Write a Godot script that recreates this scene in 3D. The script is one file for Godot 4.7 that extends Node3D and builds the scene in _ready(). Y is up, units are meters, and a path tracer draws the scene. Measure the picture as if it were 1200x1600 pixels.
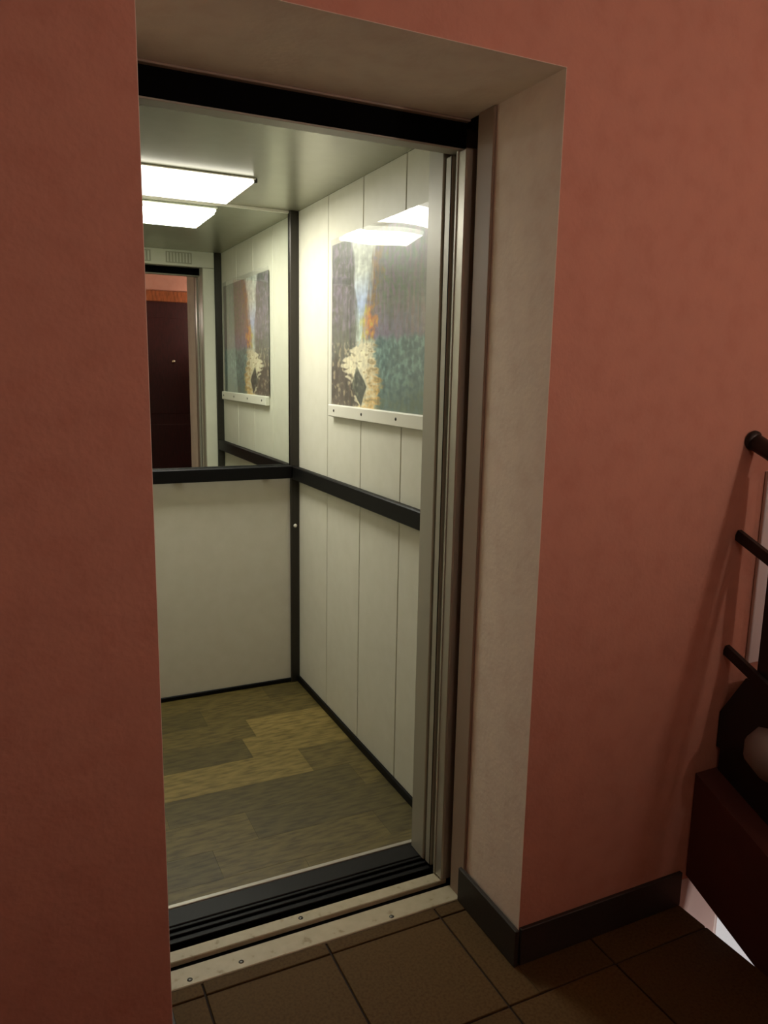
extends Node3D
# A landing with an open lift: the pink lift wall is z = 0, the cabin lies at z < 0, the landing at z > 0.

const XL := -0.859      # left edge of the opening in the pink wall (its right edge is x = 0)
const HO := 2.107       # height of that opening
const XC := 0.093       # right wall of the cabin
const XCL := -1.007     # left wall of the cabin
const ZB := -1.951      # back wall of the cabin
const ZF := -0.55       # inner face of the cabin front
const HC := 2.1636      # cabin ceiling
const XE := 0.5525      # landing edge at the stairwell
const ZH := 2.3         # wall opposite the lift
const HH := 2.62        # landing ceiling

var M := {}
var used := {}

# ------------------------------------------------------------------ helpers
func tri(st: SurfaceTool, a: Vector3, b: Vector3, c: Vector3, out: Vector3) -> void:
	if (c - a).cross(b - a).dot(out) < 0.0:
		var t := b; b = c; c = t
	st.add_vertex(a); st.add_vertex(b); st.add_vertex(c)

func quad(st: SurfaceTool, a: Vector3, b: Vector3, c: Vector3, d: Vector3, out: Vector3) -> void:
	tri(st, a, b, c, out); tri(st, a, c, d, out)

func mb() -> SurfaceTool:
	var st := SurfaceTool.new()
	st.begin(Mesh.PRIMITIVE_TRIANGLES)
	st.set_smooth_group(-1)
	return st

# a box from corner lo to corner hi with chamfered edges
func bx(st: SurfaceTool, lo: Vector3, hi: Vector3, r := 0.0) -> void:
	var c := (lo + hi) / 2.0
	var h := (hi - lo) / 2.0
	r = minf(r, minf(h.x, minf(h.y, h.z)) * 0.9)
	if r <= 0.0:
		for ax in 3:
			for s in [-1.0, 1.0]:
				var n := Vector3.ZERO; n[ax] = s
				var u := Vector3.ZERO; u[(ax + 1) % 3] = h[(ax + 1) % 3]
				var v := Vector3.ZERO; v[(ax + 2) % 3] = h[(ax + 2) % 3]
				var p := c + n * h[ax]
				quad(st, p - u - v, p + u - v, p + u + v, p - u + v, n)
		return
	var P := func(sg: Vector3, ax: int) -> Vector3:
		var q := Vector3.ZERO
		for k in 3: q[k] = sg[k] * (h[k] - (0.0 if k == ax else r))
		return c + q
	for ax in 3:
		var a1 := (ax + 1) % 3
		var a2 := (ax + 2) % 3
		for s in [-1.0, 1.0]:
			var pts := []
			for k in [[-1.0, -1.0], [1.0, -1.0], [1.0, 1.0], [-1.0, 1.0]]:
				var sg := Vector3.ZERO; sg[ax] = s; sg[a1] = k[0]; sg[a2] = k[1]
				pts.append(P.call(sg, ax))
			var n := Vector3.ZERO; n[ax] = s
			quad(st, pts[0], pts[1], pts[2], pts[3], n)
		for s1 in [-1.0, 1.0]:
			for s2 in [-1.0, 1.0]:
				var sa := Vector3.ZERO; sa[ax] = -1.0; sa[a1] = s1; sa[a2] = s2
				var sb := sa; sb[ax] = 1.0
				var n2 := Vector3.ZERO; n2[a1] = s1; n2[a2] = s2
				quad(st, P.call(sa, a1), P.call(sb, a1), P.call(sb, a2), P.call(sa, a2), n2)
	for sx in [-1.0, 1.0]:
		for sy in [-1.0, 1.0]:
			for sz in [-1.0, 1.0]:
				var sg2 := Vector3(sx, sy, sz)
				tri(st, P.call(sg2, 0), P.call(sg2, 1), P.call(sg2, 2), sg2)

func B(x0: float, y0: float, z0: float, x1: float, y1: float, z1: float, r := 0.0) -> SurfaceTool:
	var st := mb()
	bx(st, Vector3(x0, y0, z0), Vector3(x1, y1, z1), r)
	return st

# a convex outline in (z, y) pulled along x
func prism(st: SurfaceTool, pts: Array, x0: float, x1: float) -> void:
	var mid := Vector2.ZERO
	for p in pts: mid += p / float(pts.size())
	for i in pts.size():
		var p: Vector2 = pts[i]
		var q: Vector2 = pts[(i + 1) % pts.size()]
		var o := (p + q) / 2.0 - mid
		var e := q - p
		var n := Vector2(e.y, -e.x)
		if n.dot(o) < 0.0: n = -n
		quad(st, Vector3(x0, p.y, p.x), Vector3(x1, p.y, p.x), Vector3(x1, q.y, q.x), Vector3(x0, q.y, q.x), Vector3(0, n.y, n.x))
		tri(st, Vector3(x0, mid.y, mid.x), Vector3(x0, p.y, p.x), Vector3(x0, q.y, q.x), Vector3.LEFT)
		tri(st, Vector3(x1, mid.y, mid.x), Vector3(x1, p.y, p.x), Vector3(x1, q.y, q.x), Vector3.RIGHT)

# a round bar from a to b with a domed end at each side
func bar(st: SurfaceTool, a: Vector3, b: Vector3, r: float, n := 16) -> void:
	st.set_smooth_group(0)
	var d := (b - a).normalized()
	var u := d.cross(Vector3.UP if absf(d.y) < 0.9 else Vector3.RIGHT).normalized()
	var v := d.cross(u)
	var rings := []
	for k in [[-0.9, 0.15], [-0.6, 0.75], [0.0, 1.0]]: rings.append([a + d * r * 0.5 * k[0], r * k[1]])
	for k in [[0.0, 1.0], [0.6, 0.75], [0.9, 0.15]]: rings.append([b + d * r * 0.5 * k[0], r * k[1]])
	for i in rings.size() - 1:
		for j in n:
			var t0 := TAU * j / n
			var t1 := TAU * (j + 1) / n
			var e0 := u * cos(t0) + v * sin(t0)
			var e1 := u * cos(t1) + v * sin(t1)
			quad(st, rings[i][0] + e0 * rings[i][1], rings[i][0] + e1 * rings[i][1], rings[i + 1][0] + e1 * rings[i + 1][1], rings[i + 1][0] + e0 * rings[i + 1][1], e0 + e1)
	for j in n:
		var t0 := TAU * j / n
		var t1 := TAU * (j + 1) / n
		for k in [0, rings.size() - 1]:
			tri(st, rings[k][0], rings[k][0] + (u * cos(t0) + v * sin(t0)) * rings[k][1], rings[k][0] + (u * cos(t1) + v * sin(t1)) * rings[k][1], -d if k == 0 else d)
	st.set_smooth_group(-1)

# a flat bar with a rectangular section (w across x, h upright) from a to b
func flat(st: SurfaceTool, a: Vector3, b: Vector3, w: float, h: float) -> void:
	var d := (b - a).normalized()
	var u := Vector3.RIGHT
	if absf(d.x) > 0.9: u = Vector3.BACK
	var v := d.cross(u).normalized()
	var q := []
	for e in [a, b]:
		for k in [[-1, -1], [1, -1], [1, 1], [-1, 1]]:
			q.append(e + u * (w / 2.0 * k[0]) + v * (h / 2.0 * k[1]))
	for i in 4:
		var j := (i + 1) % 4
		quad(st, q[i], q[j], q[4 + j], q[4 + i], (q[i] + q[j]) / 2.0 - a)
	quad(st, q[0], q[1], q[2], q[3], -d)
	quad(st, q[4], q[5], q[6], q[7], d)

# a profile (radius, height) turned about the y axis at c
func lathe(st: SurfaceTool, c: Vector3, prof: Array, n := 32) -> void:
	st.set_smooth_group(0)
	for i in prof.size() - 1:
		var p: Vector2 = prof[i]
		var q: Vector2 = prof[i + 1]
		var nn := Vector2(q.y - p.y, p.x - q.x)
		for j in n:
			var t0 := TAU * j / n
			var t1 := TAU * (j + 1) / n
			var tm := (t0 + t1) / 2.0
			var out := Vector3(cos(tm) * nn.x, nn.y, sin(tm) * nn.x)
			quad(st, c + Vector3(cos(t0) * p.x, p.y, sin(t0) * p.x), c + Vector3(cos(t1) * p.x, p.y, sin(t1) * p.x), c + Vector3(cos(t1) * q.x, q.y, sin(t1) * q.x), c + Vector3(cos(t0) * q.x, q.y, sin(t0) * q.x), out)
	st.set_smooth_group(-1)

func numbered(called: String) -> String:
	if not used.has(called):
		used[called] = 0
		return called
	used[called] += 1
	return "%s_%03d" % [called, used[called]]

func obj(called: String, st: SurfaceTool, m: Material, parent: Node = null) -> MeshInstance3D:
	st.generate_normals()
	var o := MeshInstance3D.new()
	o.mesh = st.commit()
	o.material_override = m
	if parent == null:
		o.name = numbered(called)
		add_child(o)
	else:
		o.name = called
		parent.add_child(o, true)
	return o

func tag(o: Node, label: String, category := "", group := "", kind := "") -> Node:
	o.set_meta("label", label)
	if category: o.set_meta("category", category)
	if group: o.set_meta("group", group)
	if kind: o.set_meta("kind", kind)
	return o

func base(called: String) -> Node3D:
	var o := Node3D.new()
	o.name = numbered(called)
	add_child(o)
	return o

func struct(called: String, st: SurfaceTool, m: Material, label: String, category: String) -> MeshInstance3D:
	var o := obj(called, st, m)
	tag(o, label, category, "", "structure")
	return o

func noise_tex(freq: float, stops: Array, seed_ := 1, size := 512, oct := 4) -> NoiseTexture2D:
	var n := FastNoiseLite.new()
	n.noise_type = FastNoiseLite.TYPE_SIMPLEX_SMOOTH
	n.seed = seed_
	n.frequency = freq
	n.fractal_octaves = oct
	var t := NoiseTexture2D.new()
	t.width = size; t.height = size
	t.seamless = true
	t.noise = n
	var g := Gradient.new()
	var offs := PackedFloat32Array()
	var cols := PackedColorArray()
	for s in stops:
		offs.append(s[0]); cols.append(s[1])
	g.offsets = offs; g.colors = cols
	t.color_ramp = g
	return t

func mat(c: Color, rough := 0.6, metal := 0.0, spec := 0.5) -> StandardMaterial3D:
	var m := StandardMaterial3D.new()
	m.albedo_color = c
	m.roughness = rough
	m.metallic = metal
	m.metallic_specular = spec
	return m

func tri_map(m: StandardMaterial3D, t: Texture2D, scale_: Vector3, bump: Texture2D = null, depth := 0.0) -> StandardMaterial3D:
	m.uv1_triplanar = true
	m.uv1_world_triplanar = true
	m.uv1_scale = scale_
	if t: m.albedo_texture = t
	if bump:
		m.normal_enabled = true
		m.normal_texture = bump
		m.normal_scale = depth
	return m

func grey(v: float) -> Color: return Color(v, v, v)

# ------------------------------------------------------------------ materials
func materials() -> void:
	var mott := noise_tex(0.012, [[0.0, Color(0.95, 0.93, 0.92)], [0.5, Color(0.98, 0.98, 0.98)], [1.0, Color(1.0, 1.0, 0.99)]], 3)
	var gn := FastNoiseLite.new()
	gn.seed = 5
	gn.frequency = 0.06
	gn.fractal_octaves = 3
	var grainy := NoiseTexture2D.new()
	grainy.width = 512; grainy.height = 512
	grainy.seamless = true
	grainy.as_normal_map = true
	grainy.bump_strength = 4.0
	grainy.noise = gn
	M.pink = tri_map(mat(Color(0.77, 0.55, 0.47), 0.75, 0.0, 0.3), mott, Vector3(1.6, 1.6, 1.6), grainy, 0.16)
	M.cream = tri_map(mat(Color(0.94, 0.87, 0.80), 0.75, 0.0, 0.3), mott, Vector3(1.6, 1.6, 1.6), grainy, 0.08)
	M.white_paint = tri_map(mat(Color(0.86, 0.80, 0.78), 0.8), mott, Vector3(0.8, 0.8, 0.8))
	M.ceil_paint = mat(Color(0.80, 0.77, 0.73), 0.9)
	M.concrete = tri_map(mat(Color(0.45, 0.42, 0.40), 0.85), mott, Vector3(1.5, 1.5, 1.5))
	M.shaft = mat(Color(0.25, 0.24, 0.23), 0.9)
	# floor tiles in three tones
	var speck := noise_tex(0.09, [[0.0, Color(0.80, 0.76, 0.70)], [0.5, Color(0.93, 0.92, 0.90)], [1.0, Color(1, 1, 1)]], 11)
	M.tiles = []
	for k in 3:
		M.tiles.append(tri_map(mat(Color(0.335 + 0.016 * k, 0.258 + 0.012 * k, 0.14 + 0.007 * k), 0.7, 0.0, 0.3), speck, Vector3(2.2, 2.2, 2.2)))
	M.grout = mat(Color(0.16, 0.12, 0.09), 0.95)
	M.plinth = tri_map(mat(Color(0.19, 0.165, 0.135), 0.6), speck, Vector3(2.2, 2.2, 2.2))
	# cabin
	var lam := noise_tex(0.02, [[0.0, Color(0.975, 0.975, 0.965)], [1.0, Color(1, 1, 1)]], 7)
	M.panel = tri_map(mat(Color(0.835, 0.825, 0.76), 0.5), lam, Vector3(1.1, 1.1, 1.1))
	M.backing = mat(Color(0.20, 0.19, 0.16), 0.8)
	M.cab_ceiling = tri_map(mat(Color(0.64, 0.635, 0.55), 0.27, 0.35), lam, Vector3(1.1, 1.1, 1.1))
	M.black_metal = mat(Color(0.035, 0.033, 0.030), 0.5, 0.0, 0.3)
	M.post_metal = mat(Color(0.20, 0.185, 0.16), 0.33, 0.4)
	M.unlit_black = mat(Color(0.03, 0.028, 0.026), 0.85, 0.0, 0.15)
	M.black_rubber = tri_map(mat(Color(0.065, 0.055, 0.047), 0.5, 0.0, 0.35), speck, Vector3(6, 6, 6))
	M.steel = mat(Color(0.70, 0.68, 0.63), 0.36, 0.45)
	M.jamb_grey = mat(Color(0.66, 0.645, 0.58), 0.42, 0.15)
	M.frame_beige = mat(Color(0.60, 0.52, 0.45), 0.6)
	M.sill_white = tri_map(mat(Color(0.72, 0.685, 0.575), 0.5), noise_tex(0.03, [[0.0, Color(0.74, 0.70, 0.60)], [0.25, Color(0.95, 0.94, 0.92)], [1.0, Color(1, 1, 1)]], 21), Vector3(1.4, 1.4, 1.4))
	M.mirror = mat(Color(0.88, 0.90, 0.875), 0.015, 1.0)
	M.strip = mat(Color(0.86, 0.85, 0.79), 0.4)
	M.screw = mat(Color(0.35, 0.34, 0.32), 0.4, 0.8)
	# plank tones: print of a long wood grain
	var gr := noise_tex(0.022, [[0.0, Color(0.62, 0.60, 0.50)], [0.45, Color(0.86, 0.85, 0.78)], [0.7, Color(0.95, 0.94, 0.90)], [1.0, Color(1.0, 1.0, 1.0)]], 31, 512, 5)
	M.planks = []
	for c in [Color(0.35, 0.31, 0.155), Color(0.41, 0.36, 0.185), Color(0.52, 0.455, 0.25), Color(0.56, 0.49, 0.28)]:
		M.planks.append(tri_map(mat(c, 0.5), gr, Vector3(0.9, 1.0, 4.0)))
	M.diffuser = mat(Color(0.95, 0.95, 0.92), 0.5)
	M.diffuser.emission_enabled = true
	M.diffuser.emission = Color(1.0, 0.985, 0.94)
	M.diffuser.emission_energy_multiplier = 3.0
	M.bulb = mat(Color(1, 0.95, 0.85), 0.5)
	M.bulb.emission_enabled = true
	M.bulb.emission = Color(1.0, 0.80, 0.60)
	M.bulb.emission_energy_multiplier = 3.0
	M.enamel = mat(Color(0.75, 0.73, 0.70), 0.5)
	# wood and door opposite the lift
	M.door_red = tri_map(mat(Color(0.25, 0.065, 0.06), 0.5), gr, Vector3(5.0, 0.8, 1.0))
	M.door_trim = tri_map(mat(Color(0.66, 0.36, 0.20), 0.5), gr, Vector3(5.0, 0.8, 1.0))
	M.brass = mat(Color(0.85, 0.80, 0.68), 0.2, 1.0)
	M.rail_steel = mat(Color(0.20, 0.185, 0.175), 0.4, 0.6)
	M.window_white = mat(Color(0.88, 0.86, 0.85), 0.5)
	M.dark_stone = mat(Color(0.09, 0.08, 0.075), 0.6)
	M.brown_paint = tri_map(mat(Color(0.34, 0.19, 0.145), 0.7), mott, Vector3(1.6, 1.6, 1.6))
	M.lit_patch_grey = tri_map(mat(Color(0.55, 0.53, 0.51), 0.8), mott, Vector3(2, 2, 2))
	M.pane = mat(Color(0.97, 0.98, 0.98, 0.06), 0.02)
	M.pane.transparency = BaseMaterial3D.TRANSPARENCY_ALPHA

# ------------------------------------------------------------------ scene
func _ready() -> void:
	# camera
	var cam := Camera3D.new()
	cam.name = "camera"
	cam.fov = rad_to_deg(2.0 * atan(800.0 / 1194.3))
	cam.basis = Basis(Vector3.UP, -0.4481) * Basis(Vector3.RIGHT, -0.1805) * Basis(Vector3.BACK, 0.0182)
	cam.position = Vector3(-1.0697, 1.48, 1.3917)
	cam.near = 0.02
	add_child(cam)
	cam.current = true
	# sky: overcast daylight, seen only through the stairwell window
	var env := Environment.new()
	env.background_mode = Environment.BG_SKY
	var sm := ProceduralSkyMaterial.new()
	sm.sky_top_color = Color(0.90, 0.92, 0.97)
	sm.sky_horizon_color = Color(0.95, 0.95, 0.97)
	sm.ground_horizon_color = Color(0.95, 0.95, 0.97)
	sm.ground_bottom_color = Color(0.80, 0.80, 0.80)
	sm.sun_angle_max = 0.0
	sm.sky_energy_multiplier = 1.0
	var sky := Sky.new()
	sky.sky_material = sm
	env.sky = sky
	env.tonemap_mode = Environment.TONE_MAPPER_LINEAR
	env.tonemap_exposure = 1.0
	env.sdfgi_enabled = true
	env.ssao_enabled = true
	env.ssil_enabled = true
	var we := WorldEnvironment.new()
	we.name = "environment"
	we.environment = env
	add_child(we)
	# the light of the cabin lamp, as large as its diffuser
	var al := AreaLight3D.new()
	al.name = "cabin_lamp_light"
	al.area_size = Vector2(0.42, 0.38)
	al.light_color = Color(1.0, 0.985, 0.94)
	al.light_energy = 1.42
	al.area_range = 8.0
	al.shadow_enabled = true
	al.position = Vector3(-0.458, HC - 0.026, -1.66)
	al.rotation.x = -PI / 2.0
	add_child(al)

	materials()
	landing()
	shaft_and_wall()
	cabin()
	lift_entrance()
	stairwell()
	opposite_side()
	small_things()

func landing() -> void:
	# floor slab with single tiles on it
	var fl := struct("floor", B(-2.4, -0.22, 0.0, XE, -0.005, ZH + 0.2), M.grout, "landing floor of square brown ceramic tiles with dark joints", "floor")
	obj("slab", B(XL, -0.22, -0.268, 0.0, -0.005, 0.0), M.grout, fl)
	var rng := RandomNumberGenerator.new()
	rng.seed = 4
	var px := 0.325
	var g := 0.0025
	for i in range(-6, 4):
		var x0 := -0.095 + px * i
		var x1 := x0 + px
		for j in range(-1, 8):
			var z0 := -0.225 + 0.33 * j
			var z1 := z0 + 0.33
			var a := maxf(x0 + g, -2.395)
			var b := minf(x1 - g, XE)
			var c := z0 + g
			var e := minf(z1 - g, ZH)
			if z1 <= 0.01 or j == -1:
				c = maxf(c, -0.266)
				a = maxf(a, XL + 0.004); b = minf(b, -0.004)
			elif z0 < 0.0 and (x1 < XL or x0 > 0.0):
				c = 0.004
			if b - a < 0.01 or e - c < 0.01: continue
			var pieces := [[a, b, c, e]]
			if z0 < 0.0 and z1 > 0.0:
				# the row that runs from the recess onto the landing: cut it round the wall ends
				if a < XL and b > XL: pieces = [[XL + 0.004, b, c, e], [a, XL + 0.004, 0.004, e]]
				elif a < 0.0 and b > 0.0: pieces = [[a, -0.004, c, e], [-0.004, b, 0.004, e]]
			for q in pieces:
				if q[1] - q[0] < 0.01: continue
				obj("tile", B(q[0], -0.012, q[2], q[1], rng.randf_range(-0.0006, 0.0006), q[3], 0.0015), M.tiles[rng.randi() % 3], fl)
	struct("ceiling", B(-2.6, HH, -0.28, 2.4, HH + 0.2, ZH + 0.2), M.ceil_paint, "whitewashed ceiling above the landing and stairs", "ceiling")
	struct("wall_left", B(-2.6, -0.22, 0.0, -2.4, HH, ZH + 0.2), M.pink, "pink end wall of the landing", "wall")

func shaft_and_wall() -> void:
	# the pink wall with the deep opening; the plaster of its sides and top is cream
	var w := struct("wall_front", B(-2.6, -0.22, -0.28, XL, HH, 0.0), M.pink, "pink plastered wall around the lift opening", "wall")
	obj("wall_section", B(XL, HO, -0.28, 0.0, HH, 0.0), M.pink, w)
	obj("wall_section", B(0.0, -2.4, -0.28, 0.714, HH, 0.0), M.pink, w)
	obj("wall_section", B(0.714, 0.28, -0.28, 2.4, HH, 0.0), M.pink, w)
	obj("wall_section", B(1.80, -1.2, -0.28, 2.4, 0.28, 0.0), M.pink, w)
	obj("wall_section", B(0.714, -2.4, -0.28, 2.4, -1.2, 0.0), M.white_paint, w)
	obj("whitewash", B(XE + 0.001, -2.4, -0.001, 0.714, 0.07, 0.002), M.white_paint, w)
	var t := 0.001
	var r1 := obj("opening_side", B(-t, 0.0, -0.335, 0.0, HO, -0.0003, 0.0), M.cream, w)
	r1.set_meta("label", "cream plaster on the side of the lift opening")
	obj("opening_side", B(XL, 0.0, -0.335, XL + t, HO, -0.0003), M.cream, w)
	var so := obj("opening_top", B(XL, HO - 0.001, -0.383, 0.0, HO, -0.0003), M.cream, w)
	so.set_meta("label", "cream plaster under the top of the lift opening")
	# plinth tiles along the wall foot
	var bb := struct("baseboard_front", B(0.0, 0.0, 0.0, XE, 0.104, 0.012, 0.002), M.plinth, "dark tile plinth along the foot of the pink wall beside the lift", "baseboard")
	obj("plinth_tile", B(-0.018, 0.0, -0.268, -0.006, 0.104, 0.012, 0.002), M.plinth, bb)
	obj("plinth_tile", B(-2.4, 0.0, 0.0, XL, 0.104, 0.012, 0.002), M.plinth, bb)
	obj("plinth_tile", B(XL + 0.006, 0.0, -0.268, XL + 0.018, 0.104, 0.012, 0.002), M.plinth, bb)
	# shaft behind the wall
	var s := struct("wall_shaft", B(-1.6, -0.9, -2.4, -1.4, 2.9, -0.28), M.shaft, "bare concrete wall of the lift shaft", "wall")
	obj("shaft_side", B(0.4, -0.9, -2.4, 0.6, 2.9, -0.28), M.shaft, s)
	obj("shaft_side", B(-1.6, -0.9, -2.6, 0.6, 2.9, -2.4), M.shaft, s)
	obj("shaft_top", B(-1.6, 2.7, -2.4, 0.6, 2.9, -0.28), M.shaft, s)
	obj("shaft_bottom", B(-1.6, -1.1, -2.6, 0.6, -0.9, -0.2), M.shaft, s)
	obj("shaft_front", B(-1.6, -0.9, -0.33, 0.6, -0.03, -0.28), M.shaft, s)

func cabin() -> void:
	# floor: printed wood planks, rows run across the cabin
	var fl := struct("floor_cabin", B(XCL - 0.03, -0.09, ZB - 0.03, XC + 0.03, -0.0045, -0.572), M.backing, "olive brown wood plank floor inside the lift cabin", "floor")
	var rows := [
		[-1.951, -1.794, [[-0.62, 0], [-0.10, 1], [9, 0]]],
		[-1.794, -1.628, [[-0.80, 1], [-0.42, 0], [9, 1]]],
		[-1.628, -1.462, [[-0.26, 1], [9, 3]]],
		[-1.462, -1.296, [[-0.32, 0], [9, 2]]],
		[-1.296, -1.110, [[-0.14, 2], [9, 1]]],
		[-1.110, -0.944, [[-0.70, 1], [0.0, 0], [9, 1]]],
		[-0.944, -0.778, [[-0.45, 1], [9, 0]]],
		[-0.778, -0.632, [[-0.60, 0], [-0.05, 1], [9, 0]]],
		[-0.632, -0.572, [[-0.35, 1], [9, 1]]]]
	for r in rows:
		var x := XCL
		for p in r[2]:
			var e := minf(p[0], XC)
			obj("plank", B(x + 0.0002, -0.006, r[0] + 0.0002, e - 0.0002, 0.0, r[1] - 0.0002, 0.0003), M.planks[p[1]], fl)
			x = e
	# ceiling
	struct("ceiling_cabin", B(XCL - 0.03, HC, ZB - 0.03, XC + 0.03, HC + 0.03, -0.50), M.cab_ceiling, "satin grey metal ceiling of the lift cabin", "ceiling")
	# side walls of upright panels with dark joints
	for side in [1, -1]:
		var xi := XC if side == 1 else XCL
		var w := struct("wall_cabin_right" if side == 1 else "wall_cabin_left", B(minf(xi + side * 0.006, xi + side * 0.03), -0.09, ZB - 0.03, maxf(xi + side * 0.006, xi + side * 0.03), HC, ZF + 0.05), M.backing,
			"white upright laminate panels of the lift cabin wall with the picture" if side == 1 else "white upright laminate panels of the cabin wall facing the picture", "wall")
		var zs := [ZB, -1.583, -1.241, -0.905, ZF]
		for k in 4:
			obj("panel", B(minf(xi, xi + side * 0.012), 0.0, zs[k] + 0.0022, maxf(xi, xi + side * 0.012), HC, zs[k + 1] - 0.0022, 0.002), M.panel, w)
		var sk := struct("baseboard_cabin_right" if side == 1 else "baseboard_cabin_left", B(minf(xi, xi - side * 0.012), 0.0, ZB, maxf(xi, xi - side * 0.012), 0.03, ZF, 0.002), M.black_metal,
			"thin black skirting under the cabin wall with the picture" if side == 1 else "thin black skirting under the cabin wall facing the picture", "baseboard")
		sk.set_meta("kind", "structure")
	# back wall: plain panel below, mirror above
	var wb := struct("wall_cabin_back", B(XCL - 0.03, -0.09, ZB - 0.06, XC + 0.03, HC, ZB - 0.012), M.backing, "plain off-white back panel of the lift cabin below the mirror", "wall")
	obj("panel", B(XCL, 0.0, ZB - 0.012, XC, 1.02, ZB, 0.002), M.panel, wb)
	struct("baseboard_cabin_back", B(XCL, 0.0, ZB, XC, 0.02, ZB + 0.010, 0.002), M.black_metal, "thin black skirting under the cabin back panel", "baseboard")
	# corner posts
	var k2 := 0
	for c in [[XC, ZB, 1, -1], [XCL, ZB, -1, -1], [XC, ZF, 1, 1], [XCL, ZF, -1, 1]]:
		k2 += 1
		var where: String = ["between the mirror and the picture wall", "between the mirror and the bare panel wall", "between the picture wall and the cabin entrance", "between the bare panel wall and the cabin entrance"][k2 - 1]
		var x0: float = c[0] - c[2] * 0.042
		var z0: float = c[1] - c[3] * 0.016
		var p := struct("trim_%d" % k2, B(minf(x0, c[0]), 0.0, minf(z0, c[1]), maxf(x0, c[0]), HC, maxf(z0, c[1]), 0.004), M.post_metal, "dark metal corner post " + where, "corner post")
		if k2 == 1:
			var bo := mb()
			lathe(bo, Vector3.ZERO, [Vector2(0.0, 0.005), Vector2(0.007, 0.0035), Vector2(0.009, 0.0)], 14)
			var bn := obj("bolt", bo, M.strip, p)
			bn.set_meta("label", "small pale bolt head")
			bn.position = Vector3(XC - 0.021, 0.77, ZB + 0.016)
			bn.rotation.x = PI / 2.0
	# front of the cabin with the entrance, seen in the mirror
	var wf := struct("wall_cabin_front", B(-0.02, 0.0, ZF, XC, HC, -0.47, 0.003), M.jamb_grey, "grey and white entrance side of the lift cabin with the doorway", "wall")
	obj("panel", B(-0.016, 0.0, ZF - 0.004, XC - 0.042, 2.07, ZF, 0.0015), M.panel, wf)
	obj("column", B(XCL, 0.0, ZF, XL + 0.02, HC, -0.47, 0.003), M.jamb_grey, wf)
	obj("panel", B(XCL + 0.042, 0.0, ZF - 0.004, XL + 0.016, 2.07, ZF, 0.0015), M.panel, wf)
	obj("lintel", B(XL + 0.02, 2.075, ZF, -0.02, HC, -0.49, 0.003), M.jamb_grey, wf)
	obj("lintel_panel", B(XCL + 0.042, 2.075, ZF - 0.004, XC - 0.042, HC, ZF, 0.0015), M.panel, wf)
	for v in [-0.85, -0.62, -0.39, -0.155]:
		var gx: float = v
		var gr := obj("vent_grille", B(gx - 0.075, 2.088, ZF - 0.008, gx + 0.075, 2.152, ZF - 0.004, 0.001), M.jamb_grey, wf)
		for s in 8:
			obj("slat", B(gx - 0.068 + s * 0.018, 2.094, ZF - 0.012, gx - 0.060 + s * 0.018, 2.146, ZF - 0.006), M.panel, gr)

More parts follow.
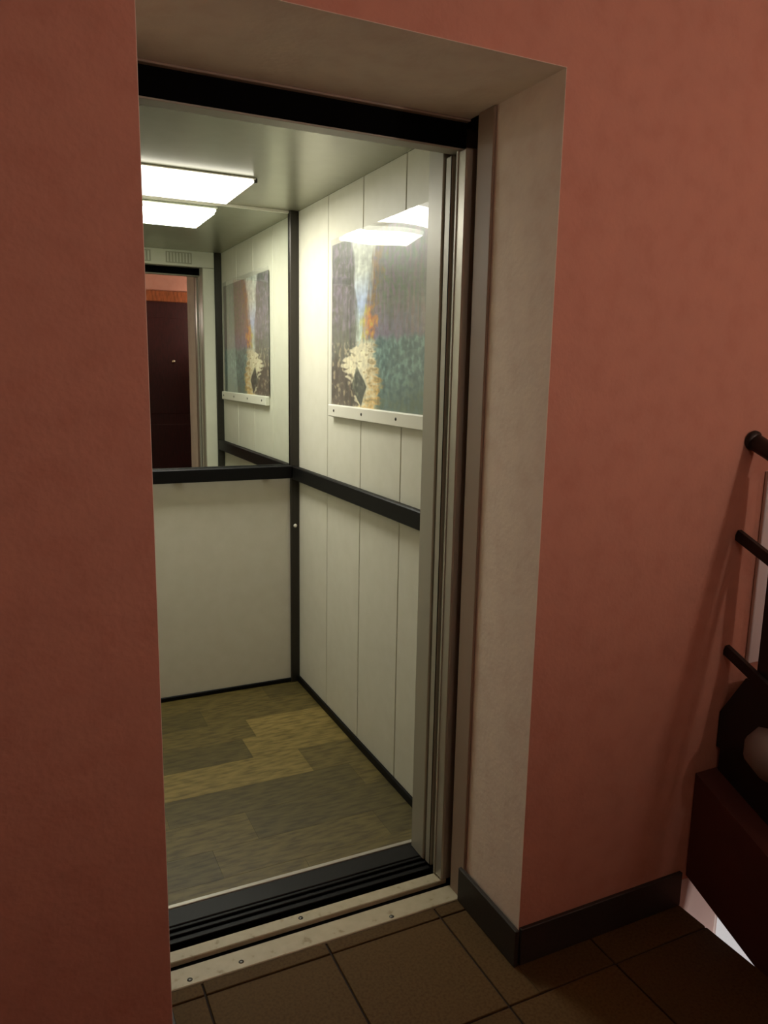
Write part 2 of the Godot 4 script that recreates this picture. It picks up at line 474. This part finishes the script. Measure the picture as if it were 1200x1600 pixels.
func lift_entrance() -> void:
	# landing door frame set in the opening: posts, and the black head above
	var f := base("lift_door_frame")
	tag(f, "beige metal side posts of the landing lift doorway", "door frame")
	obj("post", B(-0.009, 0.0, -0.325, -0.001, HO - 0.0015, -0.252, 0.003), M.frame_beige, f)
	obj("post", B(XL + 0.001, 0.0, -0.325, XL + 0.014, HO - 0.0015, -0.262, 0.003), M.frame_beige, f)
	obj("inner_post", B(0.012, 0.0, -0.350, 0.05, HO - 0.002, -0.336, 0.002), M.black_metal, f)
	obj("inner_post", B(XL - 0.05, 0.0, -0.350, XL - 0.012, HO - 0.002, -0.336, 0.002), M.black_metal, f)
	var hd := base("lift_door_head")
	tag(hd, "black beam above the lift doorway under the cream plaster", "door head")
	obj("beam", B(XL + 0.001, 2.040, -0.438, -0.001, HO - 0.0015, -0.388, 0.002), M.unlit_black, hd)  # near-black colour stands for the unlit void above the doors
	obj("top_edge", B(XL + 0.001, HO - 0.007, -0.388, -0.001, HO - 0.0015, -0.372, 0.001), M.frame_beige, hd)
	obj("underside", B(XL + 0.001, 2.035, -0.436, -0.001, 2.040, -0.39, 0.001), M.jamb_grey, hd)
	obj("gear_box", B(XL - 0.1, HO + 0.005, -0.46, 0.1, 2.45, -0.30), M.black_metal, hd)
	# the retracted door panels, edge on
	var d1 := base("landing_door_panel")
	tag(d1, "satin steel landing door panel slid open, edge toward the doorway", "lift door")
	obj("leaf", B(-0.022, 0.006, -0.398, 0.34, 2.033, -0.352, 0.004), M.steel, d1)
	obj("edge_lip", B(-0.0245, 0.006, -0.398, -0.020, 2.033, -0.389, 0.001), M.jamb_grey, d1)
	var d2 := base("cabin_door_panel")
	tag(d2, "grey metal cabin door panel slid open beside the cabin column", "lift door")
	obj("leaf", B(-0.020, 0.006, -0.458, 0.34, 2.033, -0.426, 0.004), M.jamb_grey, d2)
	obj("rubber_edge", B(-0.021, 0.006, -0.430, -0.019, 2.033, -0.427, 0.001), M.black_rubber, d2)
	# sills
	var s := base("landing_sill")
	tag(s, "worn white metal landing sill with a dark groove at the lift door", "sill")
	obj("outer_plate", B(XL + 0.004, -0.012, -0.332, -0.004, 0.003, -0.268, 0.002), M.sill_white, s)
	obj("inner_plate", B(XL + 0.004, -0.012, -0.398, 0.0, 0.003, -0.358, 0.002), M.sill_white, s)
	obj("groove", B(XL + 0.004, -0.05, -0.398, 0.0, -0.013, -0.268), M.black_metal, s)
	for q in [[-0.45, -0.378], [-0.77, -0.285], [-0.22, -0.281], [-0.64, -0.29]]:
		var st := mb()
		lathe(st, Vector3(q[0], 0.003, q[1]), [Vector2(0.0, 0.0016), Vector2(0.006, 0.001), Vector2(0.007, 0.0)], 12)
		obj("screw", st, M.screw, s)
	var c := base("cabin_sill")
	tag(c, "black ribbed cabin sill between the plank floor and the landing sill", "sill")
	obj("bed", B(XL - 0.02, -0.06, -0.572, 0.01, -0.008, -0.424), M.black_metal, c)
	obj("edge_trim", B(XL - 0.02, -0.008, -0.576, -0.005, 0.0035, -0.562, 0.0015), M.steel, c)
	obj("tread_plate", B(XL - 0.02, -0.008, -0.562, -0.005, 0.0, -0.494, 0.002), M.black_rubber, c)
	for zz in [[-0.490, -0.480], [-0.466, -0.456], [-0.440, -0.427]]:
		obj("rib", B(XL - 0.02, -0.008, zz[0], -0.002, -0.0005, zz[1], 0.0015), M.black_metal, c)

func stairwell() -> void:
	# flight that climbs to the lift wall just beyond the landing edge
	var y0 := 0.085
	var s := 0.44
	var st := mb()
	prism(st, [Vector2(0.003, y0), Vector2(0.003, 0.40), Vector2(1.9, 0.40 - s * 1.9), Vector2(1.9, y0 - s * 1.9)], XE + 0.022, 1.75)
	var fl := struct("stair_flight", st, M.brown_paint, "dark brown painted stair flight against the wall past the landing edge", "stairs")
	for k in range(1, 5):
		var z0 := 0.30 * k + 0.10
		var yt := 0.40 - s * (z0 - 0.3) + 0.02
		obj("step", B(XE + 0.03, yt - 0.16, z0, 1.75, yt, z0 + 0.31, 0.004), M.concrete, fl)
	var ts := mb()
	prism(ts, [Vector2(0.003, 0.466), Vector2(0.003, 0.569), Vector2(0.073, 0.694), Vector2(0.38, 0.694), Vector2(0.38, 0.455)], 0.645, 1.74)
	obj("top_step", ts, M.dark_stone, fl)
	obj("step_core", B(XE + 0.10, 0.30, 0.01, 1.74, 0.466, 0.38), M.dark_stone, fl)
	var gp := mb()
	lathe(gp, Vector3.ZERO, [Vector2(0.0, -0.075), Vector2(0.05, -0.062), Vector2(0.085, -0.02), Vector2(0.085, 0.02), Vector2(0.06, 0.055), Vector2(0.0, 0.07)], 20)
	var lump := obj("lit_patch_lump", gp, M.lit_patch_grey, fl)  # pale lump added where daylight brightens the dark step
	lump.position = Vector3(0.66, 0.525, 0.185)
	lump.set_meta("label", "pale grey lump added for the lit patch on the step")
	# railing on the flight
	var r := base("stair_railing")
	tag(r, "dark steel stair railing fixed to the pink wall", "railing")
	var L := 1.5
	var hr := mb()
	bar(hr, Vector3(0.662, 1.322, 0.006), Vector3(0.662, 1.322 - s * L, L), 0.022)
	obj("handrail", hr, M.rail_steel, r)
	var fa := mb()
	bar(fa, Vector3(0.662, 1.324, 0.002), Vector3(0.662, 1.322, 0.010), 0.026)
	obj("wall_flange", fa, M.rail_steel, r)
	for y in [1.073, 0.752]:
		var m := mb()
		flat(m, Vector3(0.645, y, 0.001), Vector3(0.645, y - s * L, L), 0.014, 0.028)
		obj("rail", m, M.rail_steel, r)
	for z in [0.115, 0.9]:
		var y1: float = 1.32 - s * z
		var y2: float = 0.66 if z < 0.5 else 0.40 - s * z
		obj("post", B(0.652, y2, z - 0.018, 0.688, y1 - 0.01, z + 0.018, 0.002), M.rail_steel, r)
	# window beyond the flight, and a pale strip on the wall above it
	var wf := struct("window_1", B(0.714, -1.2, -0.09, 0.724, 0.28, 0.006, 0.003), M.window_white, "white-framed stairwell window below the stair flight", "window")
	obj("frame_side", B(1.76, -1.2, -0.09, 1.80, 0.28, 0.006, 0.003), M.window_white, wf)
	obj("frame_head", B(0.724, 0.24, -0.09, 1.76, 0.28, 0.006, 0.003), M.window_white, wf)
	obj("frame_foot", B(0.724, -1.2, -0.09, 1.76, -1.16, 0.006, 0.003), M.window_white, wf)
	obj("pane", B(0.724, -1.16, -0.062, 1.76, 0.24, -0.058), M.pane, wf)
	struct("trim_5", B(0.728, 0.70, 0.0, 0.80, 1.24, 0.012, 0.002), M.window_white, "pale upright strip on the pink wall behind the stair railing", "trim")
	# shell of the stairwell
	struct("wall_right", B(2.2, -2.4, -0.28, 2.4, HH, ZH + 0.2), M.pink, "pink outer wall of the stairwell", "wall")
	struct("floor_below", B(-0.2, -2.6, -0.28, 2.4, -2.4, ZH + 0.2), M.concrete, "concrete floor of the level below", "floor")
	struct("wall_below", B(-0.4, -2.6, -0.28, -0.2, -0.22, ZH + 0.2), M.white_paint, "whitewashed wall of the level below", "wall")
	# unseen bulb added under the landing slab to brighten the wall below
	var pc := Vector3(0.42, -0.95, 0.55)
	var lp := base("added_stair_lamp")
	tag(lp, "unseen bare bulb added under the landing to light the lower wall", "lamp")
	var cm := mb()
	bar(cm, Vector3(pc.x, -0.222, pc.z), pc + Vector3(0, 0.11, 0), 0.004, 8)
	obj("cord", cm, M.black_metal, lp)
	var hm := mb()
	lathe(hm, pc + Vector3(0, 0.035, 0), [Vector2(0.0, 0.07), Vector2(0.015, 0.065), Vector2(0.018, 0.0), Vector2(0.0, 0.0)], 16)
	obj("holder", hm, M.enamel, lp)
	var bm := mb()
	lathe(bm, pc, [Vector2(0.0, -0.05), Vector2(0.035, -0.035), Vector2(0.045, 0.0), Vector2(0.03, 0.035), Vector2(0.0, 0.05)], 20)
	obj("bulb", bm, M.bulb, lp)
	var o := OmniLight3D.new()
	o.name = "added_stair_lamp_light"
	o.light_color = Color(1.0, 0.93, 0.90)
	o.light_energy = 0.7
	o.light_size = 0.045
	o.omni_range = 8.0
	o.omni_attenuation = 2.0
	o.shadow_enabled = true
	o.position = pc
	lp.add_child(o)

func opposite_side() -> void:
	# wall behind the camera with the dark red flat door that the mirror shows
	var dx0 := -0.13
	var dx1 := 0.77
	var w := struct("wall_back", B(-2.6, -0.22, ZH, dx0 - 0.08, HH, ZH + 0.2), M.pink, "pink wall facing the lift, around the dark red door", "wall")
	obj("wall_section", B(dx1 + 0.08, -2.6, ZH, 2.4, HH, ZH + 0.2), M.pink, w)
	obj("wall_section", B(dx0 - 0.08, 2.195, ZH, dx1 + 0.08, HH, ZH + 0.2), M.pink, w)
	obj("wall_section", B(-0.4, -2.6, ZH, dx1 + 0.08, -0.22, ZH + 0.2), M.pink, w)
	obj("wall_section", B(dx0 - 0.08, -0.22, ZH + 0.12, dx1 + 0.08, 2.195, ZH + 0.2), M.pink, w)
	var d := struct("door_1", B(dx0, 0.0, ZH + 0.02, dx1, 2.10, ZH + 0.07, 0.004), M.door_red, "dark red flat entrance door opposite the lift, seen in the mirror", "door")
	obj("jamb", B(dx0 - 0.08, 0.0, ZH - 0.012, dx0, 2.10, ZH + 0.08, 0.004), M.door_trim, d)
	obj("jamb", B(dx1, 0.0, ZH - 0.012, dx1 + 0.08, 2.10, ZH + 0.08, 0.004), M.door_trim, d)
	obj("head", B(dx0 - 0.08, 2.10, ZH - 0.012, dx1 + 0.08, 2.195, ZH + 0.08, 0.004), M.door_trim, d)
	for q in [[0.12, 0.95], [1.05, 1.95]]:
		obj("raised_panel", B(dx0 + 0.12, q[0], ZH + 0.012, dx1 - 0.12, q[1], ZH + 0.022, 0.006), M.door_red, d)
	var pm := mb()
	lathe(pm, Vector3.ZERO, [Vector2(0.0, 0.010), Vector2(0.008, 0.0095), Vector2(0.015, 0.005), Vector2(0.017, 0.0)], 18)
	var ph := obj("peephole", pm, M.brass, d)
	ph.set_meta("label", "small shiny peephole")
	ph.position = Vector3(0.32, 1.545, ZH + 0.012)
	ph.rotation.x = -PI / 2.0
	var hm := mb()
	bar(hm, Vector3(dx1 - 0.06, 1.0, ZH - 0.03), Vector3(dx1 - 0.18, 1.0, ZH - 0.03), 0.010)
	bar(hm, Vector3(dx1 - 0.06, 1.0, ZH + 0.02), Vector3(dx1 - 0.06, 1.0, ZH - 0.03), 0.010)
	obj("handle", hm, M.brass, d)
	unseen_dish_lamp(Vector3(-0.42, 1.84, ZH - 0.26), Vector3(0, 0, 1), 0.26, 0.25, "dim unseen dish wall lamp added on the hinge side of the dark red door")  # added to even out the light across the pink wall
	unseen_dish_lamp(Vector3(1.02, 1.84, ZH - 0.26), Vector3(0, 0, 1), 0.26, 0.72, "unseen wall lamp with an added dish on the handle side of the dark red door")

# an unseen wall lamp; its opaque dish is added to keep light off the floor
func unseen_dish_lamp(c: Vector3, back: Vector3, reach: float, energy: float, label: String) -> void:
	var lp := base("unseen_wall_lamp")
	tag(lp, label, "lamp", "added dish wall lamps")
	var w := c + back * reach
	var sd := Vector3(absf(back.z), 0, absf(back.x)) * 0.05
	var lo := w - sd - Vector3(0, 0.08, 0) - back * 0.015
	var hi := w + sd + Vector3(0, 0.08, 0)
	obj("backplate", B(lo.x, lo.y, lo.z, hi.x, hi.y, hi.z, 0.004), M.enamel, lp)
	var arm := mb()
	bar(arm, w - back * 0.01 - Vector3(0, 0.02, 0), c - Vector3(0, 0.02, 0), 0.009)
	obj("arm", arm, M.enamel, lp)
	var dm := mb()
	lathe(dm, c, [Vector2(0.0, -0.03), Vector2(0.08, -0.024), Vector2(0.160, 0.0), Vector2(0.156, 0.003), Vector2(0.078, -0.018), Vector2(0.0, -0.024)], 40)
	obj("dish", dm, M.enamel, lp)
	var hm := mb()
	lathe(hm, c + Vector3(0, -0.024, 0), [Vector2(0.014, 0.0), Vector2(0.014, 0.085)], 16)
	obj("holder", hm, M.enamel, lp)
	var bm := mb()
	lathe(bm, c + Vector3(0, 0.035, 0), [Vector2(0.0, 0.0), Vector2(0.034, 0.012), Vector2(0.058, 0.045), Vector2(0.062, 0.07), Vector2(0.045, 0.11), Vector2(0.0, 0.13)], 24)
	obj("bulb", bm, M.bulb, lp)
	var o := OmniLight3D.new()
	o.name = "unseen_wall_lamp_light"
	o.light_color = Color(1.0, 0.94, 0.90)
	o.light_energy = energy
	o.light_size = 0.06
	o.omni_range = 9.0
	o.omni_attenuation = 2.0
	o.shadow_enabled = true
	o.position = c + Vector3(0, 0.096, 0)
	lp.add_child(o, true)

# a landscape print computed pixel by pixel: cliffs, a gap of sky, autumn trees, a golden river and teal water
func print_texture() -> ImageTexture:
	var W := 384
	var H := 272
	var im := Image.create(W, H, true, Image.FORMAT_RGB8)
	var n1 := FastNoiseLite.new(); n1.seed = 8; n1.frequency = 0.03; n1.fractal_octaves = 4
	var n2 := FastNoiseLite.new(); n2.seed = 9; n2.frequency = 0.055; n2.fractal_octaves = 3
	for y in H:
		for x in W:
			var u := float(x) / W
			var v := float(y) / H
			var a := n1.get_noise_2d(x * 1.6, y * 0.5)
			var b := n2.get_noise_2d(x, y)
			var wv := n2.get_noise_2d(x * 0.5 + 700, y * 1.7)
			var st := n1.get_noise_2d(x * 2.6 + 300, y * 0.35)
			var c := Color(0.45, 0.43, 0.45).lerp(Color(0.36, 0.37, 0.32), clampf(0.5 + st * 1.6, 0, 1))   # left cliff
			c = c.lerp(Color(0.53, 0.47, 0.53), clampf(b * 1.6, 0, 0.7))
			c = c.lerp(Color(0.40, 0.42, 0.34), clampf((v - 0.40) * 3.0 + a, 0, 0.75))
			var gap_l := 0.205 + 0.11 * v + a * 0.03
			var gap_r := 0.44 - 0.20 * v + a * 0.05
			if u > gap_l:
				var sky := Color(0.80, 0.82, 0.77).lerp(Color(0.64, 0.71, 0.84), clampf((v - 0.20) * 5.0, 0, 1))
				sky = sky.lerp(Color(0.76, 0.82, 0.76), clampf((v - 0.38) * 7.0, 0, 1))
				var cl := Color(0.49, 0.50, 0.44).lerp(Color(0.54, 0.47, 0.50), clampf(0.5 + st * 1.9, 0, 1)).lerp(Color(0.38, 0.46, 0.34), clampf(b * 1.8 + 0.35 - v * 0.8, 0, 0.85))
				cl = cl.lerp(Color(0.50, 0.46, 0.56), clampf((v - 0.38) * 5.0 + b * 0.8 - 0.2, 0, 0.65))
				cl = cl.lerp(Color(0.58, 0.44, 0.27), clampf(0.8 - absf(u - gap_r - 0.05) * 13.0 + b * 1.2, 0, 0.8))
				cl = cl.lerp(Color(0.55, 0.47, 0.38), clampf((u - 0.74) * 3.0 + st, 0, 0.5))
				var t := clampf((u - gap_r) * 22.0, 0, 1)
				c = c.lerp(sky.lerp(cl, t), clampf((u - gap_l) * 30.0, 0, 1))
			# autumn trees at the foot of the gap
			var tr := clampf(1.15 - pow((u - 0.395) / 0.075, 2) - pow((v - 0.50) / 0.105, 2) + b * 1.1, 0, 1)
			c = c.lerp(Color(0.80, 0.50, 0.25).lerp(Color(0.70, 0.66, 0.28), clampf(0.35 + b * 1.6 - (u - 0.37) * 9.0, 0, 1)), tr * 0.9)
			# water on the right
			var shore := 0.575 + a * 0.03
			if v > shore and u > 0.34:
				var wt := Color(0.42, 0.53, 0.50).lerp(Color(0.33, 0.43, 0.42), clampf(0.5 + wv * 2.2, 0, 1)).lerp(Color(0.50, 0.62, 0.58), clampf(b * 1.8, 0, 0.75))
				wt = wt.lerp(Color(0.33, 0.38, 0.30), clampf((v - 0.86) * 5.0 + b + (u - 0.75) * 1.2, 0, 0.75))
				c = c.lerp(wt, clampf((v - shore) * 30.0, 0, 1))
			elif v > 0.60:
				c = c.lerp(Color(0.31, 0.27, 0.22), clampf((v - 0.64) * 7.0 + a, 0, 0.85))
				c = c.lerp(Color(0.66, 0.61, 0.48), clampf(b * 3.6 - 0.6, 0, 0.75))
			# the sunlit river, which parts round a dark rock
			var rl := lerpf(0.30, 0.10, clampf((v - 0.60) / 0.12, 0, 1)) + 0.16 * clampf((v - 0.74) / 0.16, 0, 1) + wv * 0.07
			var rr := 0.455 + 0.075 * clampf((v - 0.60) * 4.0, 0, 1) - 0.03 * clampf((v - 0.85) * 7.0, 0, 1) + wv * 0.05
			if v > 0.585 and u > rl and u < rr:
				var rc := Color(0.88, 0.85, 0.72).lerp(Color(0.80, 0.66, 0.38), clampf((v - 0.72) * 2.6 + wv * 1.2 + (u - 0.40) * 5.0, 0, 1))
				rc = rc.lerp(Color(0.50, 0.46, 0.34), clampf(wv * 2.4 - 0.45, 0, 0.6))
				c = c.lerp(rc, clampf(minf(u - rl, rr - u) * 30.0, 0, 1) * clampf((v - 0.585) * 30.0, 0, 1))
			var rk := 1.0 - absf(u - 0.300 - (v - 0.86) * 0.18) / 0.085 - absf(v - 0.865) / 0.125 + b * 0.12
			c = c.lerp(Color(0.22, 0.235, 0.19).lerp(Color(0.46, 0.47, 0.38), clampf(0.3 + b * 1.6 - (u - 0.28) * 9.0 - (v - 0.84) * 4.0, 0, 1)), clampf(rk * 7.0, 0, 1))
			# brush strokes
			var k := 1.06 + 0.16 * b + 0.10 * wv + 0.12 * st
			im.set_pixel(x, y, Color(clampf(c.r * k, 0, 1), clampf(c.g * k, 0, 1), clampf(c.b * k, 0, 1)))
	im.generate_mipmaps()
	return ImageTexture.create_from_image(im)

func sheet(x: float, z0: float, z1: float, y0: float, y1: float, bow: float, thick: float, uv: bool) -> ArrayMesh:
	# an upright sheet on the right wall, its face bulging a little towards the cabin
	var st := SurfaceTool.new()
	st.begin(Mesh.PRIMITIVE_TRIANGLES)
	var nu := 24
	var nv := 16
	var P := func(i: int, j: int, off: float) -> Vector3:
		var u := float(i) / nu
		var v := float(j) / nv
		var bulge := bow * (sin(PI * u) * 0.65 + 0.35 * sin(TAU * u * 1.5)) * (v * v * 0.7 + 0.3 * sin(PI * v))
		return Vector3(x - bulge - off, lerpf(y0, y1, v), lerpf(z0, z1, u))
	for i in nu:
		for j in nv:
			for t in [[[0, 0], [1, 0], [1, 1]], [[0, 0], [1, 1], [0, 1]]]:
				for k in t:
					if uv: st.set_uv(Vector2(float(i + k[0]) / nu, 1.0 - float(j + k[1]) / nv))
					st.set_smooth_group(0)
					st.add_vertex(P.call(i + k[0], j + k[1], thick))
	st.generate_normals()
	return st.commit()

func small_things() -> void:
	# ceiling lamp of the cabin
	var lc := base("ceiling_light")
	tag(lc, "bright white rectangular lamp on the lift cabin ceiling", "lamp")
	var x0 := -0.680
	var x1 := -0.236
	var z0 := -1.865
	var z1 := -1.455
	obj("diffuser", B(x0 + 0.006, HC - 0.022, z0 + 0.006, x1 - 0.006, HC - 0.004, z1 - 0.006, 0.006), M.diffuser, lc)
	obj("frame", B(x0, HC - 0.006, z0, x1, HC, z0 + 0.012, 0.002), M.strip, lc)
	obj("frame", B(x0, HC - 0.006, z1 - 0.012, x1, HC, z1, 0.002), M.strip, lc)
	obj("frame", B(x0, HC - 0.006, z0 + 0.012, x0 + 0.012, HC, z1 - 0.012, 0.002), M.strip, lc)
	obj("frame", B(x1 - 0.012, HC - 0.006, z0 + 0.012, x1, HC, z1 - 0.012, 0.002), M.strip, lc)
	obj("clip", B(x1 - 0.006, HC - 0.016, z1 - 0.030, x1 + 0.008, HC, z1 - 0.012, 0.002), M.screw, lc)
	# mirror on the upper back wall
	var mr := base("wall_mirror")
	tag(mr, "large mirror on the upper back wall of the lift cabin", "mirror")
	obj("glass", B(XCL + 0.042, 1.022, ZB - 0.010, XC - 0.042, HC - 0.012, ZB, 0.0), M.mirror, mr)
	obj("top_strip", B(XCL + 0.042, HC - 0.012, ZB - 0.010, XC - 0.042, HC, ZB + 0.006, 0.002), M.strip, mr)
	# handrails
	for k in 3:
		var h := base("handrail")
		tag(h, ["black handrail along the cabin wall under the picture", "black handrail across the cabin back wall under the mirror", "black handrail along the cabin wall facing the picture"][k], "handrail", "black cabin handrails")
		if k == 0:
			obj("bar", B(XC - 0.040, 0.990, ZB + 0.002, XC - 0.014, 1.052, ZF - 0.02, 0.004), M.black_metal, h)
		elif k == 1:
			obj("bar", B(XCL + 0.045, 0.997, ZB + 0.014, XC - 0.042, 1.055, ZB + 0.040, 0.004), M.black_metal, h)
		else:
			obj("bar", B(XCL + 0.014, 0.990, ZB + 0.002, XCL + 0.040, 1.052, ZF - 0.02, 0.004), M.black_metal, h)
		for q in [0.15, 0.5, 0.85]:
			if k == 1:
				var x := lerpf(XCL, XC, q)
				obj("bracket", B(x - 0.02, 1.005, ZB, x + 0.02, 1.018, ZB + 0.016), M.black_metal, h)
			else:
				var z := lerpf(ZB, ZF, q)
				var xa := XC if k == 0 else XCL + 0.016
				obj("bracket", B(xa - 0.016, 1.0, z - 0.02, xa, 1.03, z + 0.02), M.black_metal, h)
	# picture behind clear plastic on the right wall
	var pc := base("wall_picture")
	tag(pc, "river landscape picture behind clear plastic on the cabin wall", "picture")
	var pm := StandardMaterial3D.new()
	pm.albedo_texture = print_texture()
	pm.roughness = 0.35
	var pr := MeshInstance3D.new()
	pr.name = "print"
	pr.mesh = sheet(XC - 0.002, -1.53, -0.62, 1.345, 1.965, 0.004, 0.002, true)
	pr.material_override = pm
	pc.add_child(pr)
	var pn := MeshInstance3D.new()
	pn.name = "plastic_sheet"
	pn.mesh = sheet(XC - 0.004, -1.535, -0.615, 1.335, 1.985, 0.012, 0.004, false)
	pn.material_override = M.pane
	pc.add_child(pn)
	obj("bottom_strip", B(XC - 0.024, 1.303, -1.52, XC, 1.350, -0.615, 0.003), M.strip, pc)
	for z in [-1.455, -1.185, -0.90, -0.66]:
		var st := mb()
		lathe(st, Vector3.ZERO, [Vector2(0.0, 0.003), Vector2(0.005, 0.002), Vector2(0.006, 0.0)], 12)
		var sc := obj("screw", st, M.screw, pc)
		sc.position = Vector3(XC - 0.024, 1.328, z)
		sc.rotation.z = PI / 2.0
